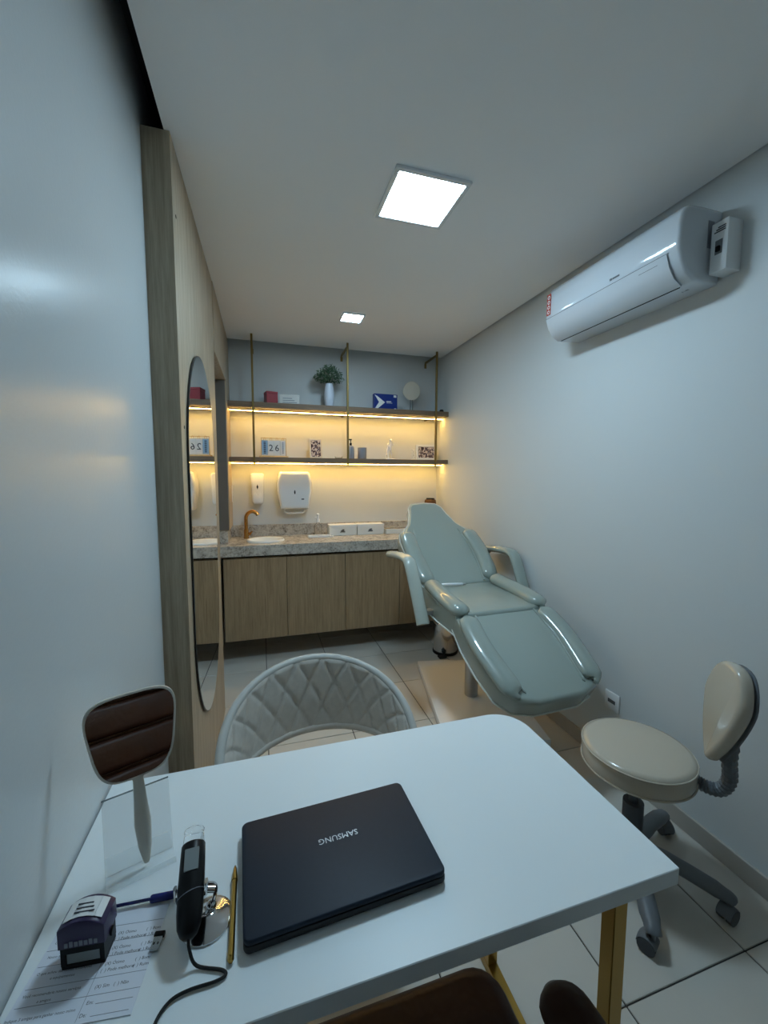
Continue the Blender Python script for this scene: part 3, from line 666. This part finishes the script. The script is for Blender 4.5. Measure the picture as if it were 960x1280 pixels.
# self-inking stamp
st = thing('self_inking_stamp', 'purple self-inking stamp standing on the printed form', 'stamp', (-.257, .640, DT+.0012), D(-6))
hw, hd = .028, .0175
obj('base', merge(box(-hw, hw, -hd, hd, 0, .006, .001, 1), box(-hw, -hw+.006, -hd, hd, .006, .042), box(hw-.006, hw, -hd, hd, .006, .042), box(-hw+.006, hw-.006, -hd, hd, .024, .042)), 'black_plastic', st)
obj('window', box(-hw+.007, hw-.007, -hd+.0015, -hd+.003, .0075, .0225), 'lcd', st)
arc = [(-hw-.002, .034)] + [(hw*1.07*math.sin(D(a))/math.sin(D(40)), .022+.040+.012*(math.cos(D(a))-math.cos(D(40)))/(1-math.cos(D(40)))) for a in range(-40, 41, 8)] + [(hw+.002, .034)]
Mst = Matrix(((1, 0, 0, 0), (0, 0, 1, 0), (0, 1, 0, 0), (0, 0, 0, 1)))
bm = xf(prism(arc, -hd-.002, hd+.002, .0015, 2), Mst); bmesh.ops.recalc_face_normals(bm, faces=bm.faces[:])
ho = obj('housing', bm, 'purple', st)
obj('index_card', merge(*[xf(box(-.0052, .0052, -hd+.004, hd-.003, 0, .0008), Matrix.Translation((.0100*k, 0, .0745-.0011*k*k)) @ Matrix.Rotation(D(12.5*k), 4, 'Y')) for k in (-2, -1, 0, 1, 2)]), 'label_white', ho, smooth=False)
obj('card_print', merge(*[box(-.013, .013-.003*k, -.008+.006*k, -.006+.006*k, .0750, .0756) for k in range(3)]), 'ink', ho, smooth=False)
obj('emboss', merge(*[box(-.021+.0062*k, -.0165+.0062*k, -hd-.0026, -hd-.0019, .037, .044+.001*(k % 2)) for k in range(7)]), 'ink_light', ho, smooth=False)
obj('release_button', cyl((hw+.0021, 0, .030), (hw+.005, 0, .030), .006, n=14), 'black_plastic', st)
# usb receiver
us = thing('usb_stick', 'tiny black USB receiver with a metal plug beside the form', 'usb stick', (-.166, .627, DT), D(-10))
obj('plug', box(-.006, .006, -.012, .006, .0005, .005, .0004, 1), 'usb_metal', us); obj('cap', box(-.0075, .0075, .0062, .0135, 0, .006, .001, 1), 'black_plastic', us)
obj('plug_holes', merge(box(-.0038, -.0018, -.005, -.002, .005, .0052), box(.0018, .0038, -.005, -.002, .005, .0052)), 'black_plastic', us, smooth=False)
# digital microscope on a chrome foot
ms = thing('digital_microscope', 'black handheld digital microscope with a cable on a chrome disc stand', 'microscope', (-.098, .640, DT))
obj('stand_disc', lathe([(0, 0), (.038, 0), (.038, .003), (.030, .0075), (.016, .010), (.012, .014), (0, .014)], 36), 'chrome', ms, ang=50)
A0, A1 = Vector((-.019, -.047, .030)), Vector((-.027, .080, .088)); ax = (A1-A0).normalized()
obj('stand_arm', merge(tube(smooth_path([(0, 0, .012), (.010, .006, .028), (.012, .012, .045), (.0, .012, .052)], 4), .0032, n=8), sphere((.006, .006, .018), .008)), 'chrome', ms)
q = A0.lerp(A1, .42)
obj('clamp', merge(tube([(q.x-.0225, q.y, q.z+.008), (q.x-.0225, q.y, q.z-.012), (q.x, q.y-.002, q.z-.0235), (q.x+.0225, q.y, q.z-.012), (q.x+.0225, q.y, q.z+.008)], .0028, n=6, flat=2.0), cyl((q.x+.021, q.y, q.z-.006), (q.x+.034, q.y, q.z-.010), .005, n=12)), 'chrome', ms)
pr = [(0, .007), (.03, .012), (.10, .0165), (.22, .0185), (.45, .0195), (.70, .019), (.84, .0185), (.85, .0175)]
hb = obj('handle', tube([A0.lerp(A1, t) for t, r in pr], [r for t, r in pr], n=20), 'black_plastic', ms, ang=50)
obj('lens_tube', tube([A0.lerp(A1, t) for t in (.852, .86, 1.02, 1.03)], [.0170, .0170, .0145, .0150], n=20, caps=False), 'clear', ms, ang=60)
obj('lens_rim', tube([A0.lerp(A1, 1.0)+(ax.orthogonal().normalized()*math.cos(2*PI*i/20)+ax.cross(ax.orthogonal().normalized())*math.sin(2*PI*i/20))*.0150 for i in range(20)], .0013, n=6, closed=True), 'clear', ms)
nz = (Vector((0, 0, 1))-ax*ax.z).normalized(); Mh = frame3(A0.lerp(A1, .66)+nz*.0185, ax.cross(nz), ax)
obj('screen', xf(prism(roundrect(-.0105, .0105, -.016, .014, .001), -.003, .0012), Mh), 'lcd', hb)
obj('ring_line', tube([A0.lerp(A1, .36+.03*math.cos(2*PI*i/24))+(ax.cross(nz)*math.cos(2*PI*i/24)+nz*math.sin(2*PI*i/24))*.0194 for i in range(24)], .0006, n=5, closed=True), 'ink_light', hb)
cb = smooth_path([(A0.x, A0.y+.002, A0.z), (-.016, -.056, .022), (-.006, -.064, .0045), (.028, -.078, .003), (.034, -.086, .003), (.020, -.090, .003), (-.012, -.090, .003), (-.035, -.096, .003), (-.048, -.115, .003), (-.050, -.143, .003)], 6)
obj('cable', tube(cb, .0022, n=8), 'black_soft', ms)

# hand mirror in an acrylic holder
TH, TL = D(19), D(12)
IR = D(2.0)
nx = Vector((math.cos(TH), math.sin(TH), 0)); n0 = Vector((math.sin(TH), -math.cos(TH), 0)); upv = Vector((0, 0, 1))*math.cos(TL)-n0*math.sin(TL); nn = nx.cross(upv)
HB = Vector((-.213, .769, DT+.006))
hm = thing('hand_mirror', 'pale hand mirror reflecting brown leather, propped in a clear stand', 'hand mirror', HB)
Mm = frame3((0, 0, 0), nx, upv) @ Matrix.Rotation(IR, 4, 'Z')          # local z points along nn (toward -y)
def squircle(hw0, hw1, y0, y1, k=48, p=3.8):
    out = []
    for i in range(k):
        t = 2*PI*i/k; c, s = math.cos(t), math.sin(t); x = math.copysign(abs(c)**(2/p), c); y = math.copysign(abs(s)**(2/p), s)
        yy = (y0+y1)/2+(y1-y0)/2*y; hw = hw0+(hw1-hw0)*(yy-y0)/(y1-y0); out.append((hw*x, yy))
    return out
obj('frame', xf(prism(squircle(.058, .080, .150, .302), -.004, .004, .002, 2), Mm), 'pale_plastic', hm)
obj('glass', xf(prism(squircle(.054, .076, .154, .298), .0042, .0050), Mm), 'mirror', hm, ang=20)
hp = [(0, .0, .003), (0, .003, .005), (0, .03, .0105), (0, .07, .0135), (0, .11, .0105), (0, .145, .0085), (0, .153, .010)]
obj('handle', xf(tube([(x, y, 0) for x, y, r in hp], [r for x, y, r in hp], n=14, flat=.4, up=(0, 0, 1)), Mm), 'pale_plastic', hm, ang=60)
mh = thing('mirror_stand', 'clear acrylic holder propping up the hand mirror', 'holder', (-.213, .769, DT))
Ms = frame3((0, 0, .004), nx, upv)
obj('back_plate', xf(prism(roundrect(-.062, .044, .0, .125, .004), -.0165, -.0140), Ms), 'acrylic', mh, smooth=False)
obj('plate_edge', xf(box(-.062, .044, .1252, .1268, -.0168, -.0138), Ms), 'acrylic_edge', mh, smooth=False)
Mt = frame3((0, 0, 0), nx, (-nx.y, nx.x, 0))
obj('foot_plate', xf(merge(box(-.062, .044, -.020, .014, .0, .0025), box(-.062, .044, -.0225, -.0203, .0, .010)), Mt), 'acrylic', mh, smooth=False)
obj('foot_plate', xf(box(-.062, .044, .014, .055, .0, .0025), Mt), 'acrylic', mh, smooth=False)

# ---------------------------------------------------------------- quilted visitor chair
vc = thing('visitor_chair', 'grey velvet armchair with a quilted barrel back behind the desk', 'armchair', (.175, 1.27, 0), D(4))
def rim_z(a): return .545+.205*max(0., math.cos(a*.93))**.85 if abs(a) < 1.65 else .55
def low_z(a): return .482+.012*math.cos(a)
NA, NH = 150, 34
AM = D(112)
def shell(inner):
    bm = bmesh.new(); g = []
    for i in range(NA+1):
        a = -AM+2*AM*i/NA; row = []
        for j in range(NH+1):
            h = j/NH; z = low_z(a)+(rim_z(a)-low_z(a))*h
            rx = .290+.040*h; ry = .242+.038*h
            if inner:
                s = a*9.5/PI*2; v = h*1.45
                p1, p2 = (s*.5+v) % 1., (s*.5-v) % 1.
                d = min(min(p1, 1-p1), min(p2, 1-p2))
                puff = .009*min(1, d/.10)**.7*min(1, .25+1.6*h) * (1 if .02 < h < .98 else .4)
                off = -.024-puff
            else: off = 0.
            nx_, ny_ = math.sin(a), math.cos(a)
            row.append(bm.verts.new(((rx+off)*nx_, (ry+off)*ny_, z)))
        g.append(row)
    for i in range(NA):
        for j in range(NH): bm.faces.new((g[i][j], g[i+1][j], g[i+1][j+1], g[i][j+1]) if not inner else (g[i][j], g[i][j+1], g[i+1][j+1], g[i+1][j]))
    return bm
obj('back_quilting', shell(True), 'velvet', vc, ang=180)
obj('back_shell', shell(False), 'velvet', vc, ang=180)
rp = []; lpth = []
for i in range(61):
    a = -AM+2*AM*i/60; rp.append((.317*math.sin(a), .267*math.cos(a), rim_z(a))); lpth.append((.276*math.sin(a), .228*math.cos(a), low_z(a)))
obj('rim_piping', tube(rp, .0145, n=10), 'velvet_edge', vc, ang=80)
obj('lower_piping', tube(lpth, .0165, n=8), 'velvet', vc, ang=80)
obj('seat', prism([( .245*math.copysign(abs(math.cos(t))**.8, math.cos(t)), -.06+.225*math.copysign(abs(math.sin(t))**.8, math.sin(t))) for t in [2*PI*i/40 for i in range(40)]], .365, .440, .025, 4), 'velvet', vc, ang=60)
for s in (-1, 1):
    obj('back_support', tube([(s*.21, -.02, .37), (s*.255, 0, .42), (s*.268, .02, .50)], .014, n=8), 'brass', vc)
    for y in (-.20, .10): obj('leg', tube([(s*.17, y, .366), (s*.22, y*1.25, .001)], [.014, .009], n=12), 'brass', vc)

# ---------------------------------------------------------------- round stool with a small back
SZ_ = .487
sl = thing('salon_stool', 'round beige vinyl stool with a small back and castors', 'stool', (1.277, 1.075, 0))
obj('seat', lathe([(0, SZ_-.085), (.165, SZ_-.085), (.176, SZ_-.075), (.178, SZ_-.06), (.178, SZ_-.014), (.172, SZ_-.004), (.158, SZ_), (.08, SZ_+.002), (0, SZ_+.003)], 56), 'vinyl_stool', sl, ang=60)
obj('seat_piping', merge(*[tube([(.1785*math.cos(2*PI*i/56), .1785*math.sin(2*PI*i/56), z) for i in range(56)], .0028, n=6, closed=True) for z in (SZ_-.012, SZ_-.072)]), 'vinyl_stool', sl)
obj('under_plate', lathe([(0, SZ_-.105), (.09, SZ_-.105), (.095, SZ_-.0855), (0, SZ_-.0855)], 30), 'dark_grey_plastic', sl)
obj('gas_lift', merge(cyl((0, 0, .10), (0, 0, .27), .034, n=20), cyl((0, 0, .26), (0, 0, SZ_-.1055), .016, n=16)), 'dark_grey_plastic', sl)
obj('hub', lathe([(0, .065), (.045, .065), (.048, .10), (.036, .13), (0, .13)], 28), 'grey_plastic', sl)
for k in range(5):
    a = D(-125.5+72*k); c, s = math.cos(a), math.sin(a)
    obj('base_arm', tube(smooth_path([(.02*c, .02*s, .105), (.14*c, .14*s, .100), (.27*c, .27*s, .076), (.288*c, .288*s, .066)], 4), [.032]*4+[.029]*4+[.024]*5, n=10, flat=.75), 'grey_plastic', sl, ang=60)
    x, y = .285*c, .285*s; b = a+D(60); tx, ty = math.cos(b), math.sin(b)
    cst = obj('castor', merge(*[cyl((x-tx*.012+ty*o0, y-ty*.012-tx*o0, .0255), (x-tx*.012+ty*o1, y-ty*.012-tx*o1, .0255), .025, n=20) for o0, o1 in ((-.022, -.006), (.006, .022))]), 'dark_grey_plastic', sl)
    obj('castor_hood', merge(cyl((x, y, .03), (x, y, .068), .008, n=10), tube([(x-tx*.012+tx*.027*math.cos(t), y-ty*.012+ty*.027*math.cos(t), .0255+.027*math.sin(t)) for t in [D(q) for q in range(20, 181, 20)]], .022, n=8, flat=.12, up=(0, 0, 1))), 'grey_plastic', cst, ang=50)
# back pad: local frame
bd = Vector((.88, -.47, 0)).normalized(); bt = Vector((-bd.y, bd.x, 0)) ; PC = Vector((.108, -.176, 0))
Mp = frame3((PC.x, PC.y, SZ_+.046), -bt, Vector((0, 0, 1))+bd*.16)      # local z = toward the seat
hpoly = []
for i in range(44):
    t = 2*PI*i/44; c, s = math.cos(t), math.sin(t); yy = .165+.165*s
    wdt = .036+.064*max(0, min(1, (yy-.02)/.20))**.8
    hpoly.append((wdt*math.copysign(abs(c)**.75, c), yy))
if Mp.col[2].xyz.dot(bd) > 0: Mp = frame3((PC.x, PC.y, SZ_+.046), bt, Vector((0, 0, 1))+bd*.16)
bp2 = obj('back_pad', xf(prism(hpoly, -.022, .022, .018, 4), Mp), 'vinyl_stool', sl, ang=60)
obj('back_shell', xf(prism([(x*.97, y*.985+.002) for x, y in hpoly], -.032, -.0225, .006, 2), Mp), 'grey_plastic', bp2)
gpth = smooth_path([(.120, -.110, SZ_-.068), (.140, -.142, SZ_-.080), (.158, -.178, SZ_-.07), (.163, -.200, SZ_-.02), (.150, -.204, SZ_+.06), (.160, -.206, SZ_+.16)], 8)
rs = [.019+(.0035 if i % 2 else 0) for i in range(len(gpth))]
obj('corrugated_sleeve', tube(gpth, rs, n=12), 'grey_plastic', sl, ang=20)

# ---------------------------------------------------------------- brown leather chair on the near side of the desk
bc = thing('brown_armchair', 'dark brown leather office chair pushed under the desk', 'office chair', (.23, .25, 0))
obj('seat', prism(roundrect(-.24, .190, -.25, .400, [.06, .06, .05, .05]), .40, .50, .03, 4), 'brown_leather', bc, ang=60)
bk2 = obj('backrest', xf(box(-.29, .29, -.04, .04, 0, .66, .035, 4), Matrix.Translation((0, -.47, .50)) @ Matrix.Rotation(D(6), 4, 'X')), 'brown_leather', bc, ang=60)
for k in range(5):
    z = .03+.122*k
    obj('tuft_roll', xf(box(-.262, .262, .030, .058, z, z+.116, .022, 4), Matrix.Translation((0, -.47, .50)) @ Matrix.Rotation(D(6), 4, 'X')), 'brown_leather', bk2, ang=60)
for s in (-1, 1):
    obj('armrest', tube(smooth_path([(s*.226, -.44, .60), (s*.228, 0, .600), (s*.226, .20, .588), (s*.226, .268, .580)], 5), [.045]*11+[.0445, .043, .039, .031, .014], n=16, flat=.6), 'brown_leather', bc, ang=70)
    obj('arm_post', tube([(s*.225, -.05, .59), (s*.22, -.05, .43)], .016, n=10), 'black_plastic', bc)
obj('column', cyl((0, -.05, .07), (0, -.05, .399), .028, n=18), 'black_plastic', bc)
for k in range(5):
    a = D(90+72*k); c, s = math.cos(a), math.sin(a)
    obj('base_arm', tube([(.02*c, -.05+.02*s, .09), (.29*c, -.05+.29*s, .06)], [.026, .018], n=10), 'black_plastic', bc)
    obj('castor', cyl((.29*c-.02*s, -.05+.29*s+.02*c, .027), (.29*c+.02*s, -.05+.29*s-.02*c, .027), .026, n=16), 'black_plastic', bc)
